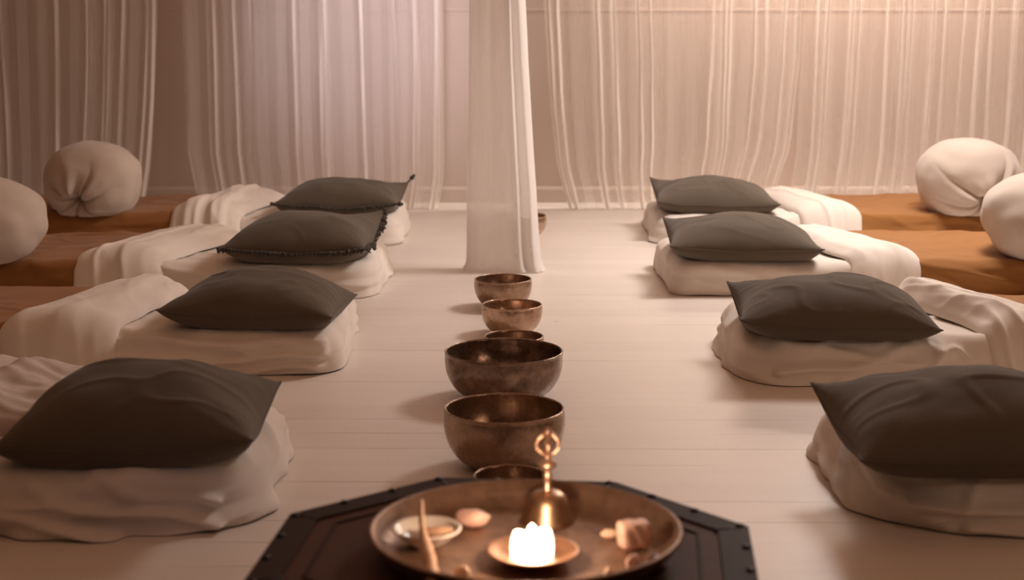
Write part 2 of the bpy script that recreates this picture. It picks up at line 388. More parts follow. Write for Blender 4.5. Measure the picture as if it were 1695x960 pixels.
def strip(name, mat, y0, y1, fl, fr, bl, br, seed, label, thick=.035, base=.158, front_down=True, back_down=.06, nu=110, nv=190, wr=.005, curl=0., hemy=.03):
    """folded duvet lying across a mattress; edges fl..fr at the front, bl..br at the back"""
    re = .10; yf = y0-hemy; path = []
    if front_down:
        for z in np.linspace(.004, base-re, 40): path.append((yf, z, -1., 0.))
        for a in np.linspace(0, PI/2, 22)[1:]: path.append((yf+re-re*math.cos(a), base-re+re*math.sin(a), -math.cos(a), math.sin(a)))
        ys = yf+re
    else:
        ys = y0
        for a in np.linspace(-PI/2, 0, 12): path.append((ys+.02*math.sin(a), base-.03+.03*math.cos(a), math.sin(a), math.cos(a)))
    ye = y1+.02-re
    for y in np.linspace(ys, ye, 70)[1:]: path.append((y, base, 0., 1.))
    for a in np.linspace(PI/2, 0, 14)[1:]: path.append((ye+re*math.cos(a), base-re+re*math.sin(a), math.cos(a), math.sin(a)))
    for z in np.linspace(base-re, base-re-back_down, 8)[1:]: path.append((ye+re, z, 1., 0.))
    path = np.array(path); L = np.concatenate([[0], np.cumsum(np.hypot(*(np.diff(path[:, :2], axis=0).T)))])
    w = np.linspace(0, 1, nu); u = (1-np.cos(PI*w))/2
    U, I = np.meshgrid(u, np.arange(len(path)))
    py, pz, ny, nz = [path[I, k] for k in range(4)]; S = L[I]
    v = np.clip((py-y0)/(y1-y0), 0, 1)
    xl = fl+(bl-fl)*v; xr = fr+(br-fr)*v
    wob = .018*fbm(S*4, seed, 0, 2); wob2 = .018*fbm(S*4, seed+7, 0, 2)
    X = xl+wob+(xr+wob2-xl-wob)*U
    prof = np.power(np.clip(1-np.abs(2*U-1)**3.2, 0, 1), 1/2.2)
    XS = U*.36+seed*1.7; wx = XS+.03*fbm(XS*5, S*3, seed, 2)
    d = thick*prof*(1+.24*fbm(XS*4, S*1.1, seed, 2)) + prof*wr*(ridge(wx*8+S*.8, S*.9, seed+3, 3)*1.5 + .5*ridge(wx*5+S*2.5, S*3, seed+9, 4) + .3*fbm(XS*12, S*6, seed, 3))
    d = d + curl*prof*np.exp(-((U-.25)/.13)**2)*smooth(.1, .3, S)
    if not front_down: d = d*smooth(-.02, .06, S) + prof*.030*fbm(XS*9, S*8, seed+2, 3)*smooth(0, .1, S)
    aisle = U if fl < 0 else 1-U     # the edge toward the aisle lies down on the thinner sheet
    d = d - .020*smooth(.55, 1.0, aisle)
    Y = py+ny*d; Z = np.maximum(pz+nz*d, .003)
    k = smooth(.10, 0, S) if front_down else 0*S   # at the floor the hem opens out a little
    Y = Y - k*.015*(1+fbm(X*9, seed, 2, 2))
    V = np.stack([X, Y, Z], -1).reshape(-1, 3)
    f = grid_faces(len(path), nu)
    o = link_mesh(name, V, f, mat)
    sd = o.modifiers.new('thickness', 'SOLIDIFY'); sd.thickness = .006; sd.offset = -1
    tag(o, label, 'duvet', 'folded duvets across the beds'); set_base(o, ((fl+br)/2, (y0+y1)/2, 0)); return o

def pillow(cx, cy, a, b, yaw, Tt, seed, label, base=.136, corners=(0, 0, 0, 0), pin=.055, fringe=None, n=110, dents=.012, seamh=.05, tassels=()):
    """corners: extra seam height at front-left, front-right, back-left, back-right"""
    root = thing('pillow', label, 'pillow', (cx, cy, base), yaw, 'charcoal pillows at the bed heads')
    g = np.sin(np.linspace(-PI/2, PI/2, n)); U, V_ = np.meshgrid(g, g, indexing='ij')
    def seam(u, v):
        e = np.maximum(np.abs(u), np.abs(v))
        c = (corners[0]*(1-u)*(1-v)+corners[1]*(1+u)*(1-v)+corners[2]*(1-u)*(1+v)+corners[3]*(1+u)*(1+v))/4
        cc = np.abs(u*v)
        return seamh + c*cc**1.2 + .014*cc**2 - .010*(1-cc) + .006*perlin(u*2.1+seed, v*2.1, seed)
    def plan(u, v):
        x = a*u*(1-pin*(1-v*v)*u*u); y = b*v*(1-pin*(1-u*u)*v*v)
        return x, y
    x, y = plan(U, V_)
    f = np.clip((1-U**2)*(1-V_**2), 0, 1)
    puff = f**.43
    # gathers running out of the four corners, and lazy dents on the faces
    gat = 0
    for sx in (-1, 1):
        for sy in (-1, 1):
            dx, dy = U-sx, V_-sy; r = np.hypot(dx, dy); an = np.arctan2(dy, dx)
            gat = gat + np.exp(-(r/.5)**2)*r*perlin(an*5+seed+sx, sy*3.1+seed, r*1.2)
    edge = (np.exp(-((1-np.abs(U))/.14)**2)+np.exp(-((1-np.abs(V_))/.14)**2))
    ew = edge*perlin((U*9)*(np.abs(V_) > np.abs(U))+(V_*9)*(np.abs(U) >= np.abs(V_)), seed*2.3, U*.5)
    den = fbm(U*1.3+seed, V_*1.3, seed*1.7, 2)
    crz = ridge(U*1.5+V_*.8+.4*den, V_*1.6-U*.6, seed+2.2, 4)
    top = Tt*f**.54*(1+.10*den) + f**.4*(dents*1.1*gat + dents*.3*ew + dents*.28*(crz-.2))
    sm = seam(U, V_)
    zt = sm + np.maximum(top, 0)
    zb = np.maximum(sm - .095*puff*(1+.1*den) - f**.4*dents*.5*gat, .0+.004*(1-f))
    zb = np.minimum(zb, zt)
    vt = np.stack([x, y, zt], -1).reshape(-1, 3); vb = np.stack([x, y, zb], -1).reshape(-1, 3)
    F = grid_faces(n, n)
    Fb = F[:, ::-1] + n*n
    me = np.concatenate([vt, vb])
    faces = np.concatenate([F[:, ::-1], Fb[:, ::-1]]) 
    o = link_mesh('pillow_cover', me, faces, M['charcoal'], root)
    import bmesh
    bm = bmesh.new(); bm.from_mesh(o.data); bmesh.ops.remove_doubles(bm, verts=bm.verts, dist=1e-5); bmesh.ops.recalc_face_normals(bm, faces=bm.faces); bm.to_mesh(o.data); bm.free()
    def sp(u, v):
        X, Y = plan(np.float64(u), np.float64(v)); return Vector((float(X), float(Y), float(seam(np.float64(u), np.float64(v)))))
    # the sewn seam
    edges = {'front': [(t, -1) for t in np.linspace(-1, 1, 60)], 'right': [(1, t) for t in np.linspace(-1, 1, 60)],
             'back': [(t, 1) for t in np.linspace(1, -1, 60)], 'left': [(-1, t) for t in np.linspace(1, -1, 60)]}
    mb = MB()
    for k in edges: mb.tube([sp(*q) for q in edges[k]], .0028, 6)
    mb.build('seam', M['charcoal'], root)
    if fringe:
        rn = random.Random(int(seed*10))
        for k in fringe:
            fb = MB()
            out = {'front': Vector((0, -1, 0)), 'right': Vector((1, 0, 0)), 'back': Vector((0, 1, 0)), 'left': Vector((-1, 0, 0))}[k]
            for i in range(260):
                t = rn.uniform(-1, 1)
                q = {'front': (t, -1), 'right': (1, t), 'back': (t, 1), 'left': (-1, t)}[k]
                p = sp(*q); ln = rn.uniform(.010, .022)*(1+.35*math.sin(t*7+seed))
                d = (out + Vector((rn.uniform(-.6, .6), rn.uniform(-.6, .6), rn.uniform(-.55, .35)))).normalized()
                e = p+d*ln+Vector((0, 0, -.35*ln)); e.z = max(e.z, .004)
                fb.tube([p-out*.004, p+d*ln*.5, e], [.0036, .0034, .0022], 5)
            fb.build('fringe', M['fringe'], root)['label'] = 'dark frayed fringe along the seam'
    for (u, v, d) in tassels:
        p = sp(u, v); d = Vector(d); ts = MB()
        ts.tube([p-d*.1, p+d*.45, p+d*.7], [.005, .004, .004], 8); ts.ball(p+d*.75, .012, 12)
        rn = random.Random(4)
        for i in range(16):
            j = Vector((rn.uniform(-.3, .3), rn.uniform(-.3, .3), rn.uniform(-.3, .3)))*d.length
            ts.tube([p+d*.78, p+d*1.15+j], [.003, .0015], 4)
        ts.build('tassel', M['fringe'], root)
    return root

def bolster(cx, cy, sx, sy, sz, base, pole, seed, label, folds=9, pinch=.35, name='round_cushion', nfold=.10, spread=.55):
    """stuffed linen cushion gathered to one point (pole)"""
    nt_, nf = 150, 220
    pl = Vector(pole).normalized()
    q = Vector((0, 0, 1)).rotation_difference(pl).to_matrix()
    R = np.array(q)
    th = np.linspace(0, PI, nt_)[:, None]; ph = np.linspace(0, 2*PI, nf, endpoint=False)[None, :]
    th = th + 0*ph; ph = ph + 0*th
    D = np.stack([np.sin(th)*np.cos(ph), np.sin(th)*np.sin(ph), np.cos(th)], -1) @ R.T
    # folds get deep and irregular toward the gathering point
    pn = perlin(np.cos(ph)*2.2+seed, np.sin(ph)*2.2, th*.4+seed)
    ang = folds*ph + 4.0*pn
    fold = (1-np.abs(np.sin(ang/2))**.7)
    amp = np.exp(-((th-.25)/spread)**2)*(.6+.8*perlin(np.cos(ph)*1.7, np.sin(ph)*1.7, seed+5)) 
    r = 1 - nfold*fold*np.clip(amp, 0, 1.5) - pinch*np.exp(-(th/.22)**2)
    r = r + .05*fbm(D[..., 0]*1.4+seed, D[..., 1]*1.4, D[..., 2]*1.4, 2)
    e = 2.5
    sup = (np.abs(D[..., 0])**e+np.abs(D[..., 1])**e+np.abs(D[..., 2])**e)**(-1/e)
    r = r*(.35+.65*sup)
    X, Y, Z = D[..., 0]*r*sx, D[..., 1]*r*sy, D[..., 2]*r*sz
    Z = np.where(Z < -sz*.78, -sz*.78 + (Z+sz*.78)*.1, Z)
    Z = Z - Z.min() + .001
    V = np.stack([X, Y, Z], -1).reshape(-1, 3)
    o = link_mesh(name, V, grid_faces(nt_, nf, True)[:, ::-1], M['bolster'])
    o.location = (cx, cy, base)
    return tag(o, label, 'cushion', 'beige round cushions at the bed feet')

# mattresses: (side, row) -> geometry
mattress(-2.62, -.59, 3.30, 4.05, 1.0, 'white sheeted floor mattress nearest the camera in the left row', rc=.22, hem=.05, crease=.022, side=.016, top=.012, folds=[(-.68, .015, -1.05, .09, .020, .013), (-.66, .05, -.92, .115, .016, .010), (-.86, .01, -1.4, .06, .018, .013), (-1.0, .075, -1.6, .11, .012, .012)])
mattress(-2.62, -.555, 4.79, 5.50, 2.0, 'white sheeted floor mattress second from the front in the left row', rc=.08, hem=.012, crease=.016, side=.006, folds=[(-.60, .085, -1.2, .105, .016, .011), (-.60, .055, -1.25, .045, .016, .012), (-.60, .07, -.95, .085, .011, .009), (-.61, .02, -1.1, .012, .012, .012)])
mattress(-2.62, -.545, 6.07, 6.80, 3.0, 'white sheeted floor mattress third from the front in the left row', rc=.12, hem=.025, crease=.018)
mattress(-2.62, -.54, 7.40, 8.15, 4.0, 'white sheeted floor mattress farthest back in the left row', rc=.10, hem=.02, crease=.010)
mattress(.805, 2.7, 3.30, 4.05, 5.0, 'white sheeted floor mattress nearest the camera in the right row', rc=.22, hem=.042, crease=.022, side=.014, top=.010, folds=[(.9, .05, 1.7, .085, .016, .013), (1.0, .012, 1.9, .04, .016, .013), (.93, .02, 1.05, .12, .014, .010)])
mattress(.722, 2.7, 4.65, 5.38, 6.0, 'white sheeted floor mattress second from the front in the right row', rc=.16, hem=.042, crease=.024, side=.013, folds=[(.82, .03, 1.25, .11, .018, .013), (1.0, .01, 1.36, .05, .015, .012), (1.27, .015, 1.30, .12, .020, .012), (1.30, .10, 1.42, .085, .012, .010)])
mattress(.635, 2.7, 6.10, 6.84, 7.0, 'white sheeted floor mattress third from the front in the right row', rc=.08, hem=.014, crease=.008, side=.010)
mattress(.70, 2.7, 7.42, 8.2, 8.0, 'white sheeted floor mattress farthest back in the right row', rc=.10, hem=.02, crease=.010)
rust_cover(-2.66, -1.30, 4.79, 5.50, 12.0, 'rust orange blanket on the second left bed, behind the nearest left pillow')
rust_cover(-2.66, -1.38, 6.07, 6.80, 13.0, 'rust orange blanket on the third left bed, under the cushion cut by the left edge')
rust_cover(-2.66, -1.33, 7.40, 8.15, 14.0, 'rust orange blanket on the farthest left bed, under the gathered beige cushion')
rust_cover(1.51, 2.74, 4.65, 5.38, 16.0, 'rust orange blanket on the second right bed, showing past the white folded duvet')
rust_cover(1.36, 2.74, 6.10, 6.84, 17.0, 'rust orange blanket on the third right bed, with a clean front side')
rust_cover(1.42, 2.74, 7.42, 8.2, 18.0, 'rust orange blanket on the farthest right bed, along the curtain')
strip('folded_duvet', M['pale'], 3.60, 4.02, -1.75, -1.05, -1.6, -.98, 20.0, 'pale rumpled duvet behind the nearest left pillow', front_down=False, thick=.07, base=.142, wr=.016)
strip('folded_duvet', M['duvet'], 4.79, 5.47, -1.585, -1.235, -1.36, -1.13, 21.0, 'off-white folded duvet draped to the floor on the second left bed', thick=.04)
strip('folded_duvet', M['duvet'], 6.07, 6.78, -1.71, -1.36, -1.45, -1.14, 22.0, 'off-white folded duvet on the third left bed', thick=.04)
strip('folded_duvet', M['duvet'], 7.40, 8.12, -1.62, -1.29, -1.44, -1.16, 23.0, 'off-white folded duvet with soft pleats on the farthest left bed', thick=.045, wr=.011)
strip('folded_duvet', M['duvet'], 4.66, 5.33, 1.46, 1.70, 1.31, 1.43, 24.0, 'crumpled off-white duvet twisted into a ridge on the second right bed', thick=.055, wr=.010, curl=.02)
strip('folded_duvet', M['duvet'], 6.10, 6.80, 1.33, 1.61, 1.15, 1.36, 25.0, 'off-white folded duvet on the third right bed', thick=.035)
strip('folded_duvet', M['duvet'], 7.42, 8.18, 1.38, 1.66, 1.27, 1.46, 26.0, 'off-white folded duvet on the farthest right bed', thick=.04)

DEG = PI/180
pillow(-.855, 3.545, .285, .250, 1*DEG, .150, 1.3, 'plump charcoal pillow without fringe, nearest in the left row', corners=(-.01, .01, -.03, .015), dents=.016)
pillow(-.815, 5.005, .275, .235, -4*DEG, .116, 2.4, 'plain charcoal pillow, second from the front in the left row', corners=(0, -.01, -.01, -.03), dents=.012)
pillow(-.835, 6.27, .285, .265, -4*DEG, .136, 3.1, 'charcoal pillow with a frayed fringe, third from the front on the left', corners=(0, -.0, -.03, .09), fringe=('front', 'right', 'left'), dents=.010, seamh=.055)
pillow(-.83, 7.66, .295, .26, -3*DEG, .118, 4.2, 'charcoal pillow with knotted corner tassels, farthest back on the left', corners=(0, 0, -.01, .05), fringe=('front', 'left'), dents=.013, tassels=[(1, 1, (.022, .0, .026)), (1, -1, (.026, -.012, .0))])
pillow(1.055, 3.475, .320, .262, 1*DEG, .148, 5.5, 'plump charcoal pillow nearest in the right row, cut by the right edge', corners=(-.01, -.01, .03, -.02), dents=.018)
pillow(1.0, 4.86, .30, .255, -3*DEG, .125, 6.6, 'charcoal pillow second from the front in the right row', corners=(-.0, -.02, .03, -.05), dents=.016)
pillow(.93, 6.34, .30, .265, -2*DEG, .120, 7.9, 'charcoal pillow third from the front in the right row', corners=(.0, -.01, .045, -.05), dents=.010)
pillow(.995, 7.73, .295, .265, -1*DEG, .118, 8.8, 'charcoal pillow farthest back in the right row', corners=(.0, -.01, .06, -.05), dents=.012)

bolster(-2.01, 7.50, .225, .25, .190, .138, (-.18, -1, -.6), 1.0, 'beige cushion with dark gathers on the farthest left bed', pinch=.45, folds=6, nfold=.22, spread=.65)
bolster(-2.15, 6.14, .30, .27, .185, .138, (-.8, -.75, -.3), 2.0, 'smooth beige cushion cut by the left edge, third left bed', nfold=.05)
bolster(2.20, 7.54, .24, .26, .200, .138, (.25, -1, -.6), 3.0, 'domed beige cushion with star gathers on the farthest right bed', pinch=.45, folds=7, nfold=.22, spread=.75)
bolster(2.19, 6.23, .30, .27, .190, .138, (.8, -.7, -.3), 4.0, 'smooth beige cushion cut by the right edge, third right bed', nfold=.05)

# ------------------------------------------------------------------ singing bowls
def bowl(x, y, r, h, mat, seed, label, foot=.45, closed=.965, flare=0):
    """metal singing bowl: round belly, slightly drawn-in thick rim"""
    prof = []
    rf = r*foot
    outer = [(0, .002), (rf*.8, .002), (rf, .004)]
    for t in np.linspace(0, 1, 26)[1:]:
        a = t*PI/2*1.16
        rr = rf+(r-rf)*math.sin(min(a, PI/2))**.85
        if a > PI/2: rr = r*(1-(1-closed)*((a-PI/2)/(PI/2*.16))**2*.5)
        zz = .004+(h-.006)*(1-math.cos(PI/2*t))**.86
        outer.append((rr, zz))
    rt, ztop = outer[-1]
    th = .0045
    lip = [(rt+.001, h-.001), (rt-.0015, h+.0008), (rt-th, h)]
    inner = [(max(rr-th*1.1, 0), zz+th) for rr, zz in outer[::-1][1:-1] if zz+th < h-.003]
    inner += [(0, .002+th)]
    o = MB().lathe(outer+lip+inner, 96).build('singing_bowl', mat)
    o.location = (x, y, 0); o.rotation_euler = (0, 0, seed)
    return tag(o, label, 'bowl', 'metal singing bowls down the aisle')
bowl(-.004, 3.435, .085, .088, M['bronze_mid'], 1, 'small bronze bowl mostly hidden behind the dark octagonal table')
bowl(-.019, 3.80, .152, .150, M['bronze_mid'], 2, 'large smooth bronze bowl just behind the copper bell handle')
bowl(-.024, 4.495, .173, .140, M['bronze_dark'], 3, 'widest dark speckled bronze bowl, second large one from the table', closed=1.0, foot=.5)
bowl(.006, 4.885, .096, .100, M['bronze_mid'], 4, 'small bronze bowl with only its rim showing behind the widest bowl')
bowl(.000, 5.393, .107, .104, M['bronze_light'], 5, 'pale golden bowl in the middle of the line')
bowl(-.034, 5.873, .110, .110, M['bronze_mid'], 6, 'bronze bowl at the foot of the hanging white curtain')
bowl(.035, 7.64, .135, .112, M['bronze_light'], 7, 'bowl half hidden behind the hanging white curtain')

# ------------------------------------------------------------------ curtains
def set_layers(o, a):
    at = o.data.attributes.new('layers', 'FLOAT', 'POINT'); at.data.foreach_set('value', np.asarray(a, np.float32).ravel())
def curtain(name, label, y, left, right, bunches, seed, z1=2.55, amp=.014, base_rate=9, nx=2600, nz=40, mat='sheer', group='sheer curtains along the back wall', puddle=.05, bwid=.017):
    """left/right: [(z, x), ...] outlines; bunches: (u, strength) tight pleats"""
    zs = np.concatenate([np.linspace(.004, .06, 8), np.linspace(.08, z1, nz-8)])
    el = np.interp(zs, [p[0] for p in left], [p[1] for p in left]); er = np.interp(zs, [p[0] for p in right], [p[1] for p in right])
    W = er.mean()-el.mean()
    u = np.linspace(0, 1, nx); X0 = u*W
    rate = base_rate*(1+.6*perlin(X0*4+seed, seed, 0)); A = amp*(1+.5*perlin(X0*7+seed, 1, seed))
    rows = []; lays = []
    for k, z in enumerate(zs):
        r = rate.copy(); a = A.copy(); lay = 1+.35*perlin(X0*9+seed, z*.35, 4.)+.25*perlin(X0*31+seed, z*.5, 8.)
        for (b, s) in bunches:
            bx = b*W + .022*float(perlin(np.float64(z*.8), np.float64(seed+b*13), 0.))
            g = np.exp(-((X0-bx)/(bwid*s))**2)
            strength = .75+1.0*float(perlin(np.float64(z*1.9), np.float64(b*9+seed), 1.))
            r += 34*g; a = a*(1+.35*g)
            lay = np.maximum(lay, 1+5.5*np.exp(-((X0-bx+.006*np.sin(z*5+b*9))/(bwid*.62*s))**2)*max(strength, .12))
        phs = np.cumsum(r)*(X0[1]-X0[0])*2*PI + .6*perlin(X0*3, z*.5, seed)
        yy = a*np.sin(phs)*(.85+.15*math.cos(z*2)) + .02*fbm(X0*1.6+seed, z*.5, 2.0, 2)
        lay = lay*(1+.8*math.exp(-z/.035))
        xx = .35*a*np.sin(2*phs)*.6
        x = el[k]+(er[k]-el[k])*u + xx + .006*perlin(X0*2.5, z*1.2, seed+4)
        pud = max(0, 1-z/.07)
        yy = yy - pud**1.5*puddle*(.6+.8*fbm(X0*3, seed+8, 0, 2))
        zz = np.maximum(z + 0*u + pud*.015*np.maximum(fbm(X0*9, z*20, seed, 2), 0), .004)
        rows.append(np.stack([x, y+yy, zz], -1)); lays.append(lay)
    V = np.array(rows).reshape(-1, 3)
    o = link_mesh(name, V, grid_faces(len(zs), nx), M[mat])
    set_layers(o, np.array(lays))
    set_base(o, ((left[0][1]+right[0][1])/2, y, 0))
    return tag(o, label, 'curtain', group)
CY = 8.74
k = .00342
def X_(px): return (px-847.5)*k
def fr(x0, x1, xs): return [((x-x0)/(x1-x0), s) for x, s in xs]
curtain('sheer_curtain', 'sheer curtain at the far left behind the gathered cushion, dark side folds', CY, [(0, X_(-60)), (2.5, X_(-60))], [(0, X_(246)), (.25, X_(258)), (.6, X_(268)), (1.1, X_(280)), (2.5, X_(285))],
        fr(-60, 278, [(6, 1.3), (14, 1), (32, .8), (115, .6), (167, 1.1), (199, 1), (226, .6), (262, .7), (272, 1)]), 1.0)
curtain('sheer_curtain', 'wide sheer curtain left of the centre with a lilac tint', CY, [(0, X_(334)), (.3, X_(320)), (2.5, X_(318))], [(0, X_(728)), (.2, X_(738)), (.6, X_(738)), (2.5, X_(735))],
        fr(318, 738, [(322, .5), (363, 1.2), (402, 1), (424, .5), (498, .6), (543, 1.0), (605, .7), (660, .5), (692, 1.2), (726, 1)]), 2.0)
curtain('sheer_curtain', 'sheer curtain just right of the aisle, pooling on the floor', CY, [(0, X_(940)), (.25, X_(920)), (.6, X_(908)), (1.1, X_(898)), (2.5, X_(896))], [(0, X_(1275)), (.12, X_(1280)), (.35, X_(1302)), (.8, X_(1312)), (2.5, X_(1318))],
        fr(898, 1314, [(903, .8), (915, .8), (978, 1.1), (1012, 1), (1049, .7), (1068, .5), (1170, .7), (1194, 1.9), (1237, 1), (1256, .8), (1289, 1), (1308, .9)]), 3.0, puddle=.09)
curtain('sheer_curtain', 'brightly lit sheer curtain at the far right behind the domed cushion', CY+.03, [(0, X_(1300)), (.3, X_(1312)), (2.5, X_(1322))], [(0, X_(1790)), (2.5, X_(1790))],
        fr(1318, 1790, [(1344, 1), (1356, .8), (1396, 1.1), (1410, .6), (1453, .8), (1478, 1.5), (1493, .9), (1526, .8), (1544, 1.1), (1575, .6), (1604, 1.1), (1622, 1), (1659, .9), (1684, 1), (1720, 1)]), 4.0)

def centre_curtain():
    """one long gauze panel hanging in the aisle, doubled on itself"""
    pts = np.array([(-.19, .07), (-.187, .03), (-.16, .0), (-.115, -.008), (-.07, -.014), (-.03, -.012), (0., -.022), (.03, -.045), (.045, -.02), (.04, .0), (.06, -.015), (.085, -.03), (.105, -.01), (.12, .03), (.10, .07), (.05, .06), (-.0, .085), (-.06, .065), (-.12, .085), (-.17, .075)])
    n = 520
    t = np.linspace(0, len(pts)-1, n); i = np.clip(t.astype(int), 0, len(pts)-2); w = t-i
    def cr(a):  # Catmull-Rom
        p = np.concatenate([[2*a[0]-a[1]], a, [2*a[-1]-a[-2]]])
        p0, p1, p2, p3 = p[i], p[i+1], p[i+2], p[i+3]
        return .5*((2*p1)+(-p0+p2)*w+(2*p0-5*p1+4*p2-p3)*w**2+(-p0+3*p1-3*p2+p3)*w**3)
    bx, by = cr(pts[:, 0]), cr(pts[:, 1])
    zs = np.concatenate([np.linspace(.004, .05, 8), np.linspace(.06, 2.58, 80)])
    rows = []
    for z in zs:
        xr = np.interp(z, [0, .12, .35, .6, .9, 1.2, 2.6], [.135, .120, .108, .088, .066, .052, .046]); xl = np.interp(z, [0, .1, 1.2, 2.6], [-.20, -.195, -.178, -.16])
        s = (bx+.19)/.31
        x = xl+(xr-xl)*s + .006*perlin(t*.4, z*1.5, 1.0)
        y = by*(.8+.35*np.exp(-z*1.5)) + .012*perlin(t*.6, z*1.2, 4.0) 
        pud = max(0, 1-z/.05)
        out = np.stack([x, y], -1); c = np.array([-.03, .03])
        out = c+(out-c)*(1+.10*pud**2*(1+fbm(t*1.2, 2., 3., 2))[:, None])
        zz = z+.01*pud*np.maximum(fbm(t*2, z*30, 2., 2), 0)
        rows.append(np.stack([out[:, 0], out[:, 1]+6.66, zz], -1))
    root = thing('hanging_curtain', 'white gauze curtain hanging free in the middle of the aisle', 'curtain', (-.03, 6.66, 0))
    V = np.array(rows).reshape(-1, 3)-np.array([-.03, 6.66, 0])
    pa = link_mesh('curtain_panel', V, grid_faces(len(zs), n), M['sheer_dense'], root)
    XX = np.array(rows)[..., 0]; fold = np.interp(np.array(zs), [0, .3, .6, 1.2, 2.6], [.06, .02, -.03, -.045, -.05])[:, None]
    lay = 1.0 + 2.2*smooth(-.012, .012, XX-fold) + 2.5*np.exp(-((XX-fold)/.008)**2) + .14*perlin(XX*18, np.array(zs)[:, None]*.6, 2.)
    set_layers(pa, np.maximum(lay, .5))
    # sewn hem band near the floor, a doubled layer
    hem = []
    for z in np.linspace(.01, .235, 18):
        k_ = int(np.argmin(np.abs(zs-z))); a = rows[k_].copy(); a[:, 2] = z; hem.append(a)
    H_ = np.array(hem); cc = np.array([-.03, 6.69, 0]); H_[..., :2] = cc[:2]+(H_[..., :2]-cc[:2])*.985
    hm = link_mesh('hem', H_.reshape(-1, 3)-np.array([-.03, 6.66, 0]), grid_faces(18, n), M['sheer_dense'], root); set_layers(hm, np.full(18*n, .8))
centre_curtain()

# ------------------------------------------------------------------ table and tray
TZ = .26
TC = Vector((-.006, 2.452, 0)); TROT = -4.9*DEG
table = thing('octagonal_table', 'dark brown octagonal wooden table in the foreground', 'table', TC, TROT)
def octo(ap, z, ph=PI/8): 
    R = ap/math.cos(PI/8); return [(R*math.cos(ph+i*PI/4), R*math.sin(ph+i*PI/4), z) for i in range(8)]
def octo_solid(rings):
    v = []; f = []
    for (ap, z) in rings: v += octo(ap, z)
    for j in range(len(rings)-1):
        for i in range(8):
            q = (i+1) % 8; f.append((j*8+i, j*8+q, (j+1)*8+q, (j+1)*8+i))
    f.append(tuple(range(8))[::-1]); f.append(tuple((len(rings)-1)*8+i for i in range(8)))
    return v, f
mb = MB(); mb.add(*octo_solid([(.385, TZ-.028), (.385, TZ-.006), (.384, TZ-.004)]))
mb.build('tabletop', M['table'], table, False)
# raised border made of eight mitred strips
def ring_strip(a0, a1, z0, z1):
    v = octo(a0, z0)+octo(a1, z0)+octo(a1-.002, z1)+octo(a0+.002, z1); f = []
    for i in range(8):
        q = (i+1) % 8
        f += [(8+i, 8+q, 16+q, 16+i), (16+i, 16+q, 24+q, 24+i), (24+i, 24+q, q, i), (i, q, 8+q, 8+i)]
    return MB().add(v, f)
ring_strip(.345, .402, TZ-.032, TZ).build('border', M['table_edge'], table, False)
ring_strip(.308, .316, TZ-.006, TZ-.001).build('inlay_band', M['table_edge'], table, False)
for i in range(8):
    a0, a1 = Vector(octo(.40, 0)[i]), Vector(octo(.40, 0)[(i+1) % 8]); i0, i1 = a0*.79, a1*.79
    # slats across the border field
    for t in (.0, .33, .66):
        p = a0.lerp(a1, t+.02); s = MB().ball((p.x*.975, p.y*.975, TZ+.001), .008, 12, (1, 1, .45))
        s.build('stud', M['stud'], table)
    d = a0.normalized(); pa, pb = d*.37, d*.415
    b = MB().tube([(pa.x, pa.y, TZ-.001), (pb.x, pb.y, TZ-.001)], .0025, 6); b.build('corner_strap', M['stud'], table)
    # arched side panel below the top
    mid = (a0+a1)/2; tx = (a1-a0).normalized(); w = .285; nrm = mid.normalized()*.36
    o_, in_ = [], []
    for s in np.linspace(-1, 1, 25):
        x = s*w/2; o_.append((x, TZ-.032)); za = .03+.145*(1-abs(s/.78)**1.7)**.6 if abs(s) < .78 else .002
        in_.append((x, za))
    v = []; f = []
    for dd in (0, -.016):
        for (x, z) in o_+in_:
            q = nrm*(1+dd/.36)+tx*x; v.append((q.x, q.y, z))
    n_ = 25
    for s in range(24):
        f += [(s, s+1, n_+s+1, n_+s), (2*n_+s+1, 2*n_+s, 3*n_+s, 3*n_+s+1), (n_+s, n_+s+1, 3*n_+s+1, 3*n_+s), (s+1, s, 2*n_+s, 2*n_+s+1)]
    f += [(0, n_, 3*n_, 2*n_), (n_-1, 3*n_-1, 4*n_-1, 2*n_-1)]
    link_mesh('side_panel', v, f, M['table'], table, False)

TRX, TRY = .022, 2.455
tp = [(0, 0), (.205, 0), (.228, .004), (.243, .020), (.250, .038), (.2545, .042), (.257, .0395), (.256, .0435), (.252, .0455), (.2475, .043), (.240, .022), (.224, .0085), (.205, .0045), (0, .0045)]
tray = MB().lathe(tp, 128).build('round_tray', M['bronze_tray']); tray.location = (TRX, TRY, TZ+.0005)
tag(tray, 'round brown copper tray with a raised rim on the octagonal table', 'tray')
TF = TZ+.0055    # tray floor
